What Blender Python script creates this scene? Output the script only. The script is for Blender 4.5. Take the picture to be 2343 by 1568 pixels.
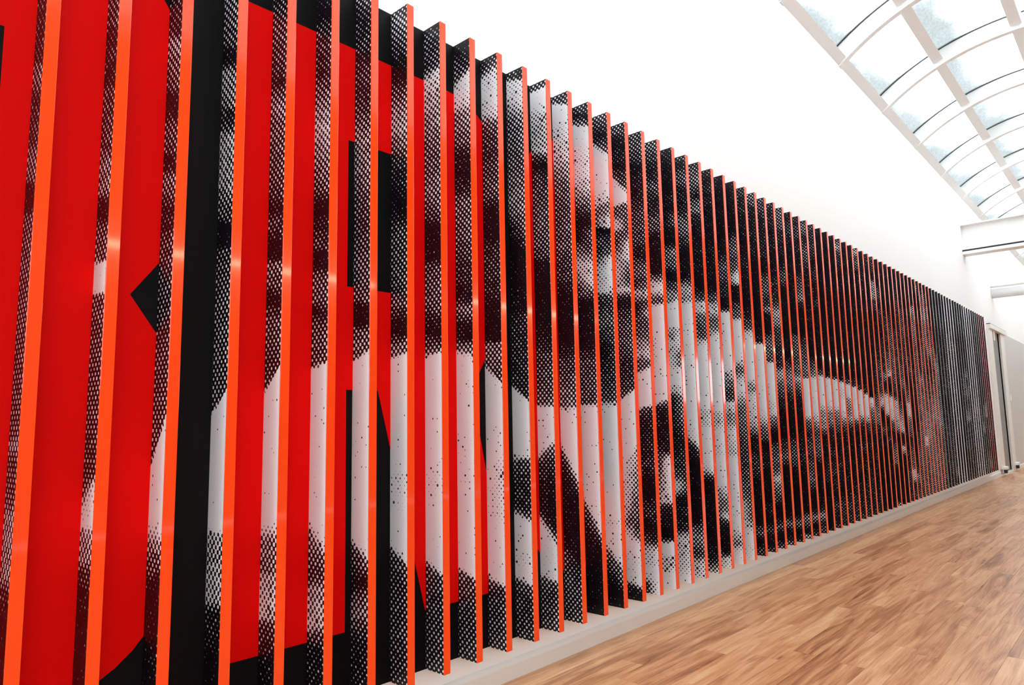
import bpy, bmesh, math, random
import numpy as np
from mathutils import Matrix, Vector

for o in list(bpy.data.objects):
    bpy.data.objects.remove(o, do_unlink=True)
sc = bpy.context.scene
col = sc.collection

# ------------------------------------------------------------------ camera, sky, exposure
cam_data = bpy.data.cameras.new('camera')
cam = bpy.data.objects.new('camera', cam_data)
col.objects.link(cam)
cam_data.sensor_width = 36.0
cam_data.lens = 24.274
cam_data.clip_start = 0.05
cam_data.clip_end = 200
C_R = Vector((0.6811330, -0.7319290, -0.0183764))
C_U = Vector((-0.0727886, -0.0926690, 0.9930329))
C_F = Vector((0.7285325, 0.6750499, 0.1163960))
m = Matrix((C_R, C_U, -C_F)).transposed().to_4x4()
m.translation = Vector((-1.37332, -1.72426, 0.92620))
cam.matrix_world = m
sc.camera = cam

world = bpy.data.worlds.new('sky')
sc.world = world
world.use_nodes = True
wn = world.node_tree
wn.nodes['Background'].inputs['Color'].default_value = (0.88, 0.95, 1.0, 1)
wn.nodes['Background'].inputs['Strength'].default_value = 4.2

vs = sc.view_settings
vs.view_transform = 'Standard'
vs.look = 'None'
vs.exposure = 0.55
vs.gamma = 1.0
vs.use_curve_mapping = False
sc.cycles.use_denoising = True
sc.cycles.max_bounces = 10
sc.cycles.diffuse_bounces = 6
sc.cycles.transparent_max_bounces = 12

# ------------------------------------------------------------------ helpers
PITCH, DEPTH, THICK = 0.144755, 0.096035, 0.026      # slat spacing, depth, thickness
Z0, HT = 0.14, 2.2                                   # underside of the slats above the floor, slat height
N_FIRST, N_LAST = -8, 73
WALL_Y = DEPTH + 0.004                               # face of the corridor wall behind the mural panel
WALL_TOP = 4.085

def tag(o, label=None, cat=None, group=None, kind=None):
    if label: o['label'] = label
    if cat: o['category'] = cat
    if group: o['group'] = group
    if kind: o['kind'] = kind
    return o

def link(name, me, mat=None, parent=None, loc=None):
    o = bpy.data.objects.new(name, me)
    col.objects.link(o)
    if mat is not None and me is not None and not me.materials:
        me.materials.append(mat)
    if parent is not None:
        o.parent = parent
    if loc is not None:
        o.location = loc
    return o

def empty(name, loc=(0, 0, 0)):
    o = bpy.data.objects.new(name, None)
    o.empty_display_size = 0.1
    col.objects.link(o)
    o.location = loc
    return o

def box_mesh(name, boxes, bevel=0.0):
    bm = bmesh.new()
    for (x0, x1, y0, y1, z0, z1) in boxes:
        r = bmesh.ops.create_cube(bm, size=1.0)
        bmesh.ops.scale(bm, vec=(x1 - x0, y1 - y0, z1 - z0), verts=r['verts'])
        bmesh.ops.translate(bm, vec=((x0 + x1) / 2, (y0 + y1) / 2, (z0 + z1) / 2), verts=r['verts'])
    if bevel:
        bmesh.ops.bevel(bm, geom=bm.edges[:], offset=bevel, segments=2, affect='EDGES', profile=0.5)
    me = bpy.data.meshes.new(name)
    bm.to_mesh(me)
    bm.free()
    return me

def box(name, b, mat, parent=None, bevel=0.0):
    """one box as an object whose origin is at the middle of its underside"""
    x0, x1, y0, y1, z0, z1 = b
    ox, oy, oz = (x0 + x1) / 2, (y0 + y1) / 2, z0
    me = box_mesh(name, [(x0 - ox, x1 - ox, y0 - oy, y1 - oy, z0 - oz, z1 - oz)], bevel)
    o = link(name, me, mat, parent)
    pl = Vector((0, 0, 0))
    q = parent
    while q is not None:
        pl += q.location
        q = q.parent
    o.location = Vector((ox, oy, oz)) - pl
    return o

def poly_mesh(name, verts, faces, smooth=False):
    me = bpy.data.meshes.new(name)
    me.from_pydata(verts, [], faces)
    me.update()
    if smooth:
        me.polygons.foreach_set('use_smooth', [True] * len(me.polygons))
    return me

def tube_mesh(name, p0, p1, r, seg=24):
    p0, p1 = Vector(p0), Vector(p1)
    bm = bmesh.new()
    L = (p1 - p0).length
    bmesh.ops.create_cone(bm, cap_ends=True, segments=seg, radius1=r, radius2=r, depth=L)
    q = (p1 - p0).to_track_quat('Z', 'Y').to_matrix().to_4x4()
    q.translation = (p0 + p1) / 2
    bmesh.ops.transform(bm, matrix=q, verts=bm.verts)
    me = bpy.data.meshes.new(name)
    for f in bm.faces:
        f.smooth = len(f.verts) == 4
    bm.to_mesh(me)
    bm.free()
    return me

# ------------------------------------------------------------------ materials
def new_mat(name):
    m = bpy.data.materials.new(name)
    m.use_nodes = True
    nt = m.node_tree
    return m, nt, nt.nodes, nt.links, nt.nodes['Principled BSDF']

def mathn(nt, op, a, b=None, c=None):
    n = nt.nodes.new('ShaderNodeMath')
    n.operation = op
    for k, v in enumerate((a, b, c)):
        if v is None:
            continue
        if isinstance(v, (int, float)):
            n.inputs[k].default_value = v
        else:
            nt.links.new(v, n.inputs[k])
    return n.outputs[0]

def paint(name, rgb, rough=0.6, mottle=0.03, scale=3.0, spec=0.4, coat=0.0, bump=0.0):
    m, nt, N, L, b = new_mat(name)
    tc = N.new('ShaderNodeTexCoord')
    no = N.new('ShaderNodeTexNoise')
    no.inputs['Scale'].default_value = scale
    no.inputs['Detail'].default_value = 4
    L.new(tc.outputs['Object'], no.inputs['Vector'])
    mr = N.new('ShaderNodeMapRange')
    mr.inputs['To Min'].default_value = 1 - mottle
    mr.inputs['To Max'].default_value = 1 + mottle
    L.new(no.outputs['Fac'], mr.inputs['Value'])
    mx = N.new('ShaderNodeMix')
    mx.data_type = 'RGBA'
    mx.blend_type = 'MULTIPLY'
    mx.inputs['Factor'].default_value = 1
    mx.inputs['A'].default_value = (*rgb, 1)
    L.new(mr.outputs['Result'], mx.inputs['B'])
    L.new(mx.outputs['Result'], b.inputs['Base Color'])
    b.inputs['Roughness'].default_value = rough
    b.inputs['Specular IOR Level'].default_value = spec
    if coat:
        b.inputs['Coat Weight'].default_value = coat
        b.inputs['Coat Roughness'].default_value = 0.06
        b.inputs['Coat IOR'].default_value = 1.7
    if bump:
        bp = N.new('ShaderNodeBump')
        bp.inputs['Strength'].default_value = bump
        bp.inputs['Distance'].default_value = 0.002
        n2 = N.new('ShaderNodeTexNoise')
        n2.inputs['Scale'].default_value = 180
        L.new(tc.outputs['Object'], n2.inputs['Vector'])
        L.new(n2.outputs['Fac'], bp.inputs['Height'])
        L.new(bp.outputs['Normal'], b.inputs['Normal'])
    return m

M_WALL = paint('white_wall_paint', (0.89, 0.89, 0.885), 0.7, 0.012, 2.0, 0.3, bump=0.05)
M_TRIM = paint('white_gloss_trim', (0.78, 0.76, 0.725), 0.3, 0.01, 2.0, 0.5)
M_STEEL = paint('white_painted_steel', (0.84, 0.84, 0.83), 0.4, 0.015, 4.0, 0.5)
M_GREYWALL = paint('grey_wall_paint', (0.60, 0.59, 0.57), 0.6, 0.02, 2.0, 0.3)
M_GASKET_SHADE = paint('dark_gasket_and_gap_shade', (0.03, 0.035, 0.04), 0.6)  # pane seals, and the painted shade in the beam's gap
M_RED = paint('red_panel_print', (0.78, 0.002, 0.001), 0.6, 0.01, 3.0, 0.06)
M_BLACK = paint('black_panel_print', (0.004, 0.0035, 0.004), 0.55, 0.02, 3.0, 0.10)
M_EDGE = paint('orange_red_edge_gloss', (0.96, 0.060, 0.0005), 0.18, 0.008, 3.0, 0.35, coat=0.6)
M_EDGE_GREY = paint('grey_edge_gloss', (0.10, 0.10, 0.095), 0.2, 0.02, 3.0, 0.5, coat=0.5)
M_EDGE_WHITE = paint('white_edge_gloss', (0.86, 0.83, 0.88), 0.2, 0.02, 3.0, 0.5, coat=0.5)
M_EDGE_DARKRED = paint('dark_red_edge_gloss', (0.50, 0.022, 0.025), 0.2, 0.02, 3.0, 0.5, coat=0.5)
M_SLAT_CORE = paint('grey_slat_board', (0.34, 0.33, 0.34), 0.5)
M_DOORLEAF = paint('grey_door_leaf', (0.20, 0.21, 0.21), 0.35, 0.05, 2.0, 0.5)
M_DARK = paint('dark_gap', (0.02, 0.02, 0.02), 0.6)
M_PLASTIC = paint('white_plastic', (0.85, 0.85, 0.84), 0.3)
M_BACKROOM = paint('room_wall_paint', (0.33, 0.29, 0.26), 0.7, 0.03, 1.0, 0.3)

def halftone_material():
    """black and white dot screen: dot size follows the print's tone stored along each slat"""
    m, nt, N, L, b = new_mat('halftone_print')
    at = N.new('ShaderNodeAttribute')
    at.attribute_name = 'tone'
    uv = N.new('ShaderNodeUVMap')
    uv.uv_map = 'print'
    sp = N.new('ShaderNodeSeparateXYZ')
    L.new(uv.outputs['UV'], sp.inputs[0])
    per = 0.0218
    k = 2 * math.pi / per
    a = mathn(nt, 'COSINE', mathn(nt, 'MULTIPLY', mathn(nt, 'ADD', sp.outputs['X'], sp.outputs['Y']), k))
    c = mathn(nt, 'COSINE', mathn(nt, 'MULTIPLY', mathn(nt, 'SUBTRACT', sp.outputs['X'], sp.outputs['Y']), k))
    spot = mathn(nt, 'MULTIPLY', mathn(nt, 'ADD', a, c), 0.5)
    no = N.new('ShaderNodeTexNoise')
    no.inputs['Scale'].default_value = 62
    no.inputs['Detail'].default_value = 1.0
    L.new(uv.outputs['UV'], no.inputs['Vector'])
    grain = mathn(nt, 'MULTIPLY', mathn(nt, 'SUBTRACT', no.outputs['Fac'], 0.5), 0.26)
    # every dot differs a little: random value per white dot (dark tones) and per black dot (light tones)
    p_ = mathn(nt, 'DIVIDE', mathn(nt, 'ADD', sp.outputs['X'], sp.outputs['Y']), per)
    q_ = mathn(nt, 'DIVIDE', mathn(nt, 'SUBTRACT', sp.outputs['X'], sp.outputs['Y']), per)
    def cell(shift):
        cv = N.new('ShaderNodeCombineXYZ')
        L.new(mathn(nt, 'FLOOR', mathn(nt, 'ADD', p_, shift)), cv.inputs['X'])
        L.new(mathn(nt, 'FLOOR', mathn(nt, 'ADD', q_, shift)), cv.inputs['Y'])
        w = N.new('ShaderNodeTexWhiteNoise')
        w.noise_dimensions = '2D'
        L.new(cv.outputs[0], w.inputs['Vector'])
        return w.outputs['Value']
    dark = mathn(nt, 'MULTIPLY', mathn(nt, 'SUBTRACT', cell(0.5), 0.5), 0.13)
    light = mathn(nt, 'SUBTRACT', 0.08, mathn(nt, 'MULTIPLY', mathn(nt, 'POWER', cell(0.0), 9.0), 0.40))
    is_light = mathn(nt, 'GREATER_THAN', at.outputs['Fac'], 0.55)
    pick = N.new('ShaderNodeMix')
    L.new(is_light, pick.inputs['Factor'])
    L.new(dark, pick.inputs['A'])
    L.new(light, pick.inputs['B'])
    tone = mathn(nt, 'ADD', mathn(nt, 'ADD', at.outputs['Fac'], grain), pick.outputs['Result'])
    thr = mathn(nt, 'SUBTRACT', 1.0, mathn(nt, 'MULTIPLY', tone, 2.0))
    mr = N.new('ShaderNodeMapRange')
    mr.interpolation_type = 'SMOOTHSTEP'
    mr.inputs['From Min'].default_value = -0.13
    mr.inputs['From Max'].default_value = 0.13
    L.new(mathn(nt, 'SUBTRACT', spot, thr), mr.inputs['Value'])
    mx = N.new('ShaderNodeMix')
    mx.data_type = 'RGBA'
    mx.inputs['A'].default_value = (0.006, 0.003, 0.006, 1)
    mx.inputs['B'].default_value = (0.84, 0.84, 0.87, 1)
    ink = N.new('ShaderNodeMapRange')          # faint dots are printed grey, full ones white
    ink.interpolation_type = 'SMOOTHSTEP'
    ink.inputs['From Min'].default_value = -0.02
    ink.inputs['From Max'].default_value = 0.26
    ink.inputs['To Min'].default_value = 0.10
    ink.inputs['To Max'].default_value = 1.0
    L.new(tone, ink.inputs['Value'])
    L.new(mathn(nt, 'MULTIPLY', mr.outputs['Result'], ink.outputs['Result']), mx.inputs['Factor'])
    L.new(mx.outputs['Result'], b.inputs['Base Color'])
    b.inputs['Roughness'].default_value = 0.4
    b.inputs['Specular IOR Level'].default_value = 0.2
    return m

M_PRINT = halftone_material()

def wood_material(name, joined):
    m, nt, N, L, b = new_mat(name)
    tc = N.new('ShaderNodeTexCoord')
    if joined:
        at = N.new('ShaderNodeAttribute')
        at.attribute_name = 'plank_rand'
        rnd = at.outputs['Fac']
    else:
        oi = N.new('ShaderNodeObjectInfo')
        rnd = oi.outputs['Random']
    off = N.new('ShaderNodeCombineXYZ')
    L.new(mathn(nt, 'MULTIPLY', rnd, 37.0), off.inputs['X'])
    L.new(mathn(nt, 'MULTIPLY', rnd, 91.0), off.inputs['Y'])
    add = N.new('ShaderNodeVectorMath')
    add.operation = 'ADD'
    L.new(tc.outputs['Object'], add.inputs[0])
    L.new(off.outputs[0], add.inputs[1])
    def stretched(sx, sy):
        mp = N.new('ShaderNodeMapping')
        mp.inputs['Scale'].default_value = (sx, sy, 1)
        L.new(add.outputs[0], mp.inputs['Vector'])
        return mp.outputs[0]
    # broad figure, fine streaks, knots
    n1 = N.new('ShaderNodeTexNoise')
    n1.inputs['Scale'].default_value = 1.0
    n1.inputs['Detail'].default_value = 5
    n1.inputs['Roughness'].default_value = 0.6
    n1.inputs['Distortion'].default_value = 1.6
    L.new(stretched(1.8, 17), n1.inputs['Vector'])
    n2 = N.new('ShaderNodeTexNoise')
    n2.inputs['Scale'].default_value = 1.0
    n2.inputs['Detail'].default_value = 6
    n2.inputs['Roughness'].default_value = 0.7
    L.new(stretched(3.0, 135), n2.inputs['Vector'])
    n3 = N.new('ShaderNodeTexNoise')
    n3.inputs['Scale'].default_value = 1.0
    n3.inputs['Detail'].default_value = 2
    n3.inputs['Distortion'].default_value = 2.5
    L.new(stretched(7, 22), n3.inputs['Vector'])
    t = mathn(nt, 'ADD', mathn(nt, 'MULTIPLY', n1.outputs['Fac'], 0.75), mathn(nt, 'MULTIPLY', n2.outputs['Fac'], 0.50))
    t = mathn(nt, 'ADD', t, mathn(nt, 'MULTIPLY', mathn(nt, 'SUBTRACT', rnd, 0.78), 0.15))
    cr = N.new('ShaderNodeValToRGB')
    e = cr.color_ramp.elements
    e[0].position = 0.36
    e[0].color = (0.22, 0.082, 0.033, 1)
    e[1].position = 0.78
    e[1].color = (0.76, 0.46, 0.245, 1)
    for pos, c in ((0.47, (0.40, 0.168, 0.070, 1)), (0.56, (0.55, 0.255, 0.112, 1)), (0.66, (0.66, 0.345, 0.165, 1))):
        q = e.new(pos)
        q.color = c
    L.new(t, cr.inputs['Fac'])
    kn = N.new('ShaderNodeMapRange')
    kn.inputs['From Min'].default_value = 0.70
    kn.inputs['From Max'].default_value = 0.80
    kn.inputs['To Min'].default_value = 0.0
    kn.inputs['To Max'].default_value = 0.65
    L.new(n3.outputs['Fac'], kn.inputs['Value'])
    mx = N.new('ShaderNodeMix')
    mx.data_type = 'RGBA'
    mx.inputs['B'].default_value = (0.10, 0.038, 0.02, 1)
    L.new(kn.outputs['Result'], mx.inputs['Factor'])
    L.new(cr.outputs['Color'], mx.inputs['A'])
    L.new(mx.outputs['Result'], b.inputs['Base Color'])
    rr = N.new('ShaderNodeMapRange')
    rr.inputs['To Min'].default_value = 0.24
    rr.inputs['To Max'].default_value = 0.36
    L.new(n1.outputs['Fac'], rr.inputs['Value'])
    L.new(rr.outputs['Result'], b.inputs['Roughness'])
    b.inputs['Specular IOR Level'].default_value = 0.6
    bp = N.new('ShaderNodeBump')
    bp.inputs['Strength'].default_value = 0.12
    bp.inputs['Distance'].default_value = 0.001
    L.new(n2.outputs['Fac'], bp.inputs['Height'])
    L.new(bp.outputs['Normal'], b.inputs['Normal'])
    return m

M_PLANK = wood_material('oak_plank', False)
M_PLANK_JOINED = wood_material('oak_planks_beyond', True)
M_SUBFLOOR = paint('subfloor_joint', (0.24, 0.115, 0.06), 0.7)

def glass_material():
    """clear skylight glass with a grey-blue film of dirt gathered along each pane's lower edge"""
    m = bpy.data.materials.new('weathered_skylight_glass')
    m.use_nodes = True
    nt = m.node_tree
    N, L = nt.nodes, nt.links
    N.clear()
    out = N.new('ShaderNodeOutputMaterial')
    uv = N.new('ShaderNodeUVMap')
    uv.uv_map = 'pane'
    sp = N.new('ShaderNodeSeparateXYZ')
    L.new(uv.outputs['UV'], sp.inputs[0])
    oi = N.new('ShaderNodeObjectInfo')
    off = N.new('ShaderNodeCombineXYZ')
    L.new(mathn(nt, 'MULTIPLY', oi.outputs['Random'], 40.0), off.inputs['X'])
    L.new(mathn(nt, 'MULTIPLY', oi.outputs['Random'], 17.0), off.inputs['Z'])
    add = N.new('ShaderNodeVectorMath')
    add.operation = 'ADD'
    L.new(uv.outputs['UV'], add.inputs[0])
    L.new(off.outputs[0], add.inputs[1])
    n1 = N.new('ShaderNodeTexNoise')
    n1.inputs['Scale'].default_value = 2.2
    n1.inputs['Detail'].default_value = 3
    L.new(add.outputs[0], n1.inputs['Vector'])
    n2 = N.new('ShaderNodeTexNoise')
    n2.inputs['Scale'].default_value = 38
    n2.inputs['Detail'].default_value = 3
    L.new(add.outputs[0], n2.inputs['Vector'])
    reach = mathn(nt, 'ADD', mathn(nt, 'MULTIPLY', mathn(nt, 'SUBTRACT', n1.outputs['Fac'], 0.5), 0.7),
                  mathn(nt, 'MULTIPLY', mathn(nt, 'SUBTRACT', n2.outputs['Fac'], 0.5), 0.05))
    v = mathn(nt, 'SUBTRACT', sp.outputs['Y'], reach)
    # more film towards the far end of the bay, where water runs off
    v = mathn(nt, 'SUBTRACT', v, mathn(nt, 'MULTIPLY', sp.outputs['X'], 0.22))
    mr = N.new('ShaderNodeMapRange')
    mr.interpolation_type = 'SMOOTHSTEP'
    mr.inputs['From Min'].default_value = -0.18
    mr.inputs['From Max'].default_value = 0.56
    mr.inputs['To Min'].default_value = 1.0
    mr.inputs['To Max'].default_value = 0.0
    L.new(v, mr.inputs['Value'])
    gr = N.new('ShaderNodeMapRange')
    gr.inputs['To Min'].default_value = 0.93
    gr.inputs['To Max'].default_value = 1.03
    L.new(n2.outputs['Fac'], gr.inputs['Value'])
    soft = mathn(nt, 'SUBTRACT', 1.0, mathn(nt, 'POWER', mathn(nt, 'SUBTRACT', 1.0, mr.outputs['Result']), 3.0))
    film = mathn(nt, 'MULTIPLY', soft, gr.outputs['Result'])
    mx = N.new('ShaderNodeMix')
    mx.data_type = 'RGBA'
    mx.inputs['A'].default_value = (0.92, 0.95, 0.95, 1)
    mx.inputs['B'].default_value = (0.112, 0.120, 0.118, 1)
    L.new(film, mx.inputs['Factor'])
    tr = N.new('ShaderNodeBsdfTransparent')
    L.new(mx.outputs['Result'], tr.inputs['Color'])
    gl = N.new('ShaderNodeBsdfGlossy')
    gl.inputs['Roughness'].default_value = 0.08
    gl.inputs['Color'].default_value = (0.9, 0.95, 0.95, 1)
    ms = N.new('ShaderNodeMixShader')
    ms.inputs['Fac'].default_value = 0.04
    L.new(tr.outputs[0], ms.inputs[1])
    L.new(gl.outputs[0], ms.inputs[2])
    L.new(ms.outputs[0], out.inputs['Surface'])
    return m

M_GLASS = glass_material()

def lamp_material(name, rgb, strength):
    m, nt, N, L, b = new_mat(name)
    b.inputs['Base Color'].default_value = (*rgb, 1)
    b.inputs['Emission Color'].default_value = (*rgb, 1)
    b.inputs['Emission Strength'].default_value = strength
    return m

M_TUBE = lamp_material('warm_tube_light', (1.0, 0.80, 0.55), 14.0)

# ------------------------------------------------------------------ the corridor shell
X_NEAR, X_FAR = -9.0, 24.0
Y_OPP, Y_ROOM = -2.27, -5.2
DOOR_X0, DOOR_X1, DOOR_TOP = 11.72, 12.50, 2.26

wall = tag(link('wall_left', box_mesh('wall_left', [
    (X_NEAR, DOOR_X0, WALL_Y, WALL_Y + 0.2, 0, WALL_TOP),
    (DOOR_X1, X_FAR, WALL_Y, WALL_Y + 0.2, 0, WALL_TOP),
    (DOOR_X0, DOOR_X1, WALL_Y, WALL_Y + 0.2, DOOR_TOP, WALL_TOP)]), M_WALL),
    'tall white plastered corridor wall above and behind the slatted mural', kind='structure')
tag(box('wall_far', (X_FAR, X_FAR + 0.1, Y_ROOM, WALL_Y + 0.2, 0, WALL_TOP + 0.6), M_WALL), 'white wall closing the corridor', kind='structure')
GY0, GY1, GZ1 = -2.1, -0.1, 3.0
tag(link('wall_near', box_mesh('wall_near', [
    (X_NEAR - 0.1, X_NEAR, Y_ROOM, GY0, 0, WALL_TOP + 0.6), (X_NEAR - 0.1, X_NEAR, GY1, WALL_Y + 0.2, 0, WALL_TOP + 0.6),
    (X_NEAR - 0.1, X_NEAR, GY0, GY1, GZ1, WALL_TOP + 0.6)]), M_WALL), 'white wall behind the camera', kind='structure')
fill_frame = tag(box('fill_opening', (X_NEAR - 0.08, X_NEAR - 0.02, GY0, GY1, GZ1 - 0.06, GZ1), M_TRIM), 'unseen framed opening added at the near end to light the slats', kind='structure')  # unseen opening added to brighten the printed slat faces
for yy_ in (GY0, -1.13, GY1 - 0.06):
    box('fill_stile', (X_NEAR - 0.08, X_NEAR - 0.02, yy_, yy_ + 0.06, 0, GZ1 - 0.06), M_TRIM, fill_frame)
tag(box('wall_right', (X_NEAR, X_FAR, Y_OPP - 0.2, Y_OPP, 3.22, WALL_TOP), M_WALL), 'white bulkhead across from the mural', kind='structure')
tag(box('ceiling', (X_NEAR, X_FAR, Y_ROOM, Y_OPP - 0.2, 3.22, 3.34), M_BACKROOM), 'low ceiling of the room opposite the mural', kind='structure')
WX0, WX1, WZ0, WZ1 = 10.9, 13.6, 1.25, 2.25
VX0, VX1, VZ0, VZ1 = -8.4, -0.6, 1.3, 3.0
tag(link('wall_back', box_mesh('wall_back', [
    (X_NEAR, VX0, Y_ROOM - 0.15, Y_ROOM, 0, 3.34), (VX1, WX0, Y_ROOM - 0.15, Y_ROOM, 0, 3.34), (VX0, VX1, Y_ROOM - 0.15, Y_ROOM, 0, VZ0), (VX0, VX1, Y_ROOM - 0.15, Y_ROOM, VZ1, 3.34), (WX1, X_FAR, Y_ROOM - 0.15, Y_ROOM, 0, 3.34),
    (WX0, WX1, Y_ROOM - 0.15, Y_ROOM, 0, WZ0), (WX0, WX1, Y_ROOM - 0.15, Y_ROOM, WZ1, 3.34)]), M_BACKROOM),
    'back wall of the room opposite the mural', kind='structure')
win = tag(box('window_1', (WX0, WX1, Y_ROOM - 0.08, Y_ROOM - 0.02, WZ0, WZ0 + 0.05), M_TRIM), 'window in the room opposite the mural', kind='structure')
for b_ in ((WX0, WX1, Y_ROOM - 0.08, Y_ROOM - 0.02, WZ1 - 0.05, WZ1), (WX0, WX0 + 0.05, Y_ROOM - 0.08, Y_ROOM - 0.02, WZ0, WZ1),
           (WX1 - 0.05, WX1, Y_ROOM - 0.08, Y_ROOM - 0.02, WZ0, WZ1)):
    box('window_frame', b_, M_TRIM, win)

fill_win = tag(box('fill_window', (VX0, VX1, Y_ROOM - 0.08, Y_ROOM - 0.02, VZ0, VZ0 + 0.06), M_TRIM), 'wide unseen window band added to light the slats and back panel', kind='structure')  # added out of view so daylight reaches the left slats and red panel
box('window_frame', (VX0, VX1, Y_ROOM - 0.08, Y_ROOM - 0.02, VZ1 - 0.06, VZ1), M_TRIM, fill_win)
for k in range(7):
    xm = VX0 + (VX1 - VX0 - 0.06) * k / 6
    box('fill_mullion', (xm, xm + 0.06, Y_ROOM - 0.08, Y_ROOM - 0.02, VZ0, VZ1), M_TRIM, fill_win)

# baseboard along the mural wall, with its rounded top edge
def baseboard(name, x0, x1):
    prof = [(0.0, 0.0), (0.0, 0.050), (0.0012, 0.055), (0.004, 0.060), (0.008, 0.064), (0.013, 0.067), (0.018, 0.068), (0.018, 0.0)]
    vs_, fs = [], []
    for x in (0, x1 - x0):
        for (y, z) in prof:
            vs_.append((x, y, z))
    n = len(prof)
    for k in range(n):
        a, b2 = k, (k + 1) % n
        fs.append((a, b2, b2 + n, a + n))
    fs.append(tuple(range(n))[::-1])
    fs.append(tuple(range(n, 2 * n)))
    me = poly_mesh(name, vs_, fs)
    for k in range(1, 5):
        me.polygons[k].use_smooth = True
    o = link(name, me, M_TRIM, loc=(x0, WALL_Y - 0.018, 0))
    return tag(o, 'white skirting board with rounded top edge', kind='structure')
baseboard('baseboard_left', X_NEAR, 11.36)
tag(baseboard('baseboard_far', 12.98, X_FAR), 'white skirting board beyond the door', kind='structure')

# ------------------------------------------------------------------ plank floor
PW, PL = 0.0925, 0.93
floor = tag(box('floor', (X_NEAR, X_FAR, Y_ROOM, WALL_Y + 0.4, -0.05, -0.012), M_SUBFLOOR), 'warm brown wood plank floor running along the corridor', kind='structure')
def plank_mesh(L_, w, seed=0):
    b = 0.0005
    l, hw, h = L_ / 2 - 0.0002, w / 2 - 0.0002, 0.012
    v = [(-l, -hw, 0), (l, -hw, 0), (l, hw, 0), (-l, hw, 0),
         (-l, -hw, h - b), (l, -hw, h - b), (l, hw, h - b), (-l, hw, h - b),
         (-l + b, -hw + b, h), (l - b, -hw + b, h), (l - b, hw - b, h), (-l + b, hw - b, h)]
    f = [(0, 1, 5, 4), (1, 2, 6, 5), (2, 3, 7, 6), (3, 0, 4, 7), (4, 5, 9, 8), (5, 6, 10, 9), (6, 7, 11, 10), (7, 4, 8, 11), (8, 9, 10, 11)]
    return v, f
pv, pf = plank_mesh(PL, PW)
plank_me = poly_mesh('plank', pv, pf)
plank_me.materials.append(M_PLANK)
random.seed(5)
shift_cycle = [0.0, 0.465, 0.155, 0.62, 0.31, 0.775]
rest_v, rest_f, rest_r = [], [], []
row = 0
y_top = WALL_Y - 0.018
fl = floor.location
while True:
    yc = y_top - PW * (row + 0.5)
    if yc < Y_ROOM + PW:
        break
    x = X_NEAR + PL / 2 + 0.02 - shift_cycle[(row * 5) % 6] + random.uniform(-0.2, 0.2)
    while x < X_FAR:
        near = (0.0 < x + PL / 2) and (x - PL / 2 < 11.0) and yc > -1.45 and (x - PL / 2 < 2.6 or yc > -1.45)
        seen = near and (yc > 0.15 - 1.1 * (x + PL / 2))
        if seen:
            o = link('plank', plank_me, None, floor)
            o.location = (x - fl.x, yc - fl.y, -0.012 - fl.z)
        else:
            n0 = len(rest_v)
            rest_v.extend((a + x, b + yc, c - 0.012) for a, b, c in pv)
            rest_f.extend(tuple(i + n0 for i in f) for f in pf)
            rest_r.extend([random.random()] * len(pf))
        x += PL
    row += 1
me = poly_mesh('planks_beyond', [(a - fl.x, b - fl.y, c - fl.z) for a, b, c in rest_v], rest_f)
at = me.attributes.new('plank_rand', 'FLOAT', 'FACE')
at.data.foreach_set('value', rest_r)
tag(link('planks_beyond', me, M_PLANK_JOINED, floor), kind='stuff')

# ------------------------------------------------------------------ barrel-vault skylight
VR, VCY = 1.833, -1.087
VCZ = 4.378 + 0.14 - VR
A_MAX = math.asin(1.183 / VR)
def vault(a, r):                      # angle from the crown, positive towards the mural wall
    return (VCY + r * math.sin(a), VCZ + r * math.cos(a))
def arc_bar(name, x0, x1, a0, a1, r0, r1, n):
    vs_, fs = [], []
    for k in range(n + 1):
        a = a0 + (a1 - a0) * k / n
        for (xx, rr_) in ((x0, r0), (x1, r0), (x1, r1), (x0, r1)):
            y, z = vault(a, rr_)
            vs_.append((xx, y, z))
    for k in range(n):
        for j in range(4):
            q0, q1 = 4 * k + j, 4 * k + (j + 1) % 4
            fs.append((q0, q1, q1 + 4, q0 + 4))
    fs.append((3, 2, 1, 0))
    fs.append(tuple(4 * n + j for j in range(4)))
    return poly_mesh(name, vs_, fs)

RIB_STEP, RIB_X0 = 1.345, 5.05
skylight = tag(link('skylight', box_mesh('skylight', [
    (X_NEAR, X_FAR, WALL_Y, WALL_Y + 0.2, WALL_TOP, WALL_TOP + 0.06),
    (X_NEAR, X_FAR, Y_OPP - 0.2, Y_OPP + 0.004, WALL_TOP, WALL_TOP + 0.06)]), M_STEEL),
    'long barrel-vaulted glass skylight with curved white ribs over the corridor', kind='structure')
rib_me = None
ang = [A_MAX * k / 2 for k in (2, 1, 0, -1, -2)]
n_ribs = range(-10, 15)
rib_me = arc_bar('rib', -0.03, 0.03, A_MAX, -A_MAX, VR, VR + 0.17, 40)
rib_me.materials.append(M_STEEL)
pur_mes = []
for k, a in enumerate(ang):
    w = 0.045 / VR
    mid = a if 0 < k < 4 else (a - w if k == 0 else a + w)
    me = arc_bar('purlin', 0.03, RIB_STEP - 0.03, mid - w, mid + w, VR + (0.045 if 0 < k < 4 else 0.012), VR + 0.15, 2)
    me.materials.append(M_STEEL)
    pur_mes.append(me)
pane_mes, gas_mes = [], []
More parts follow.
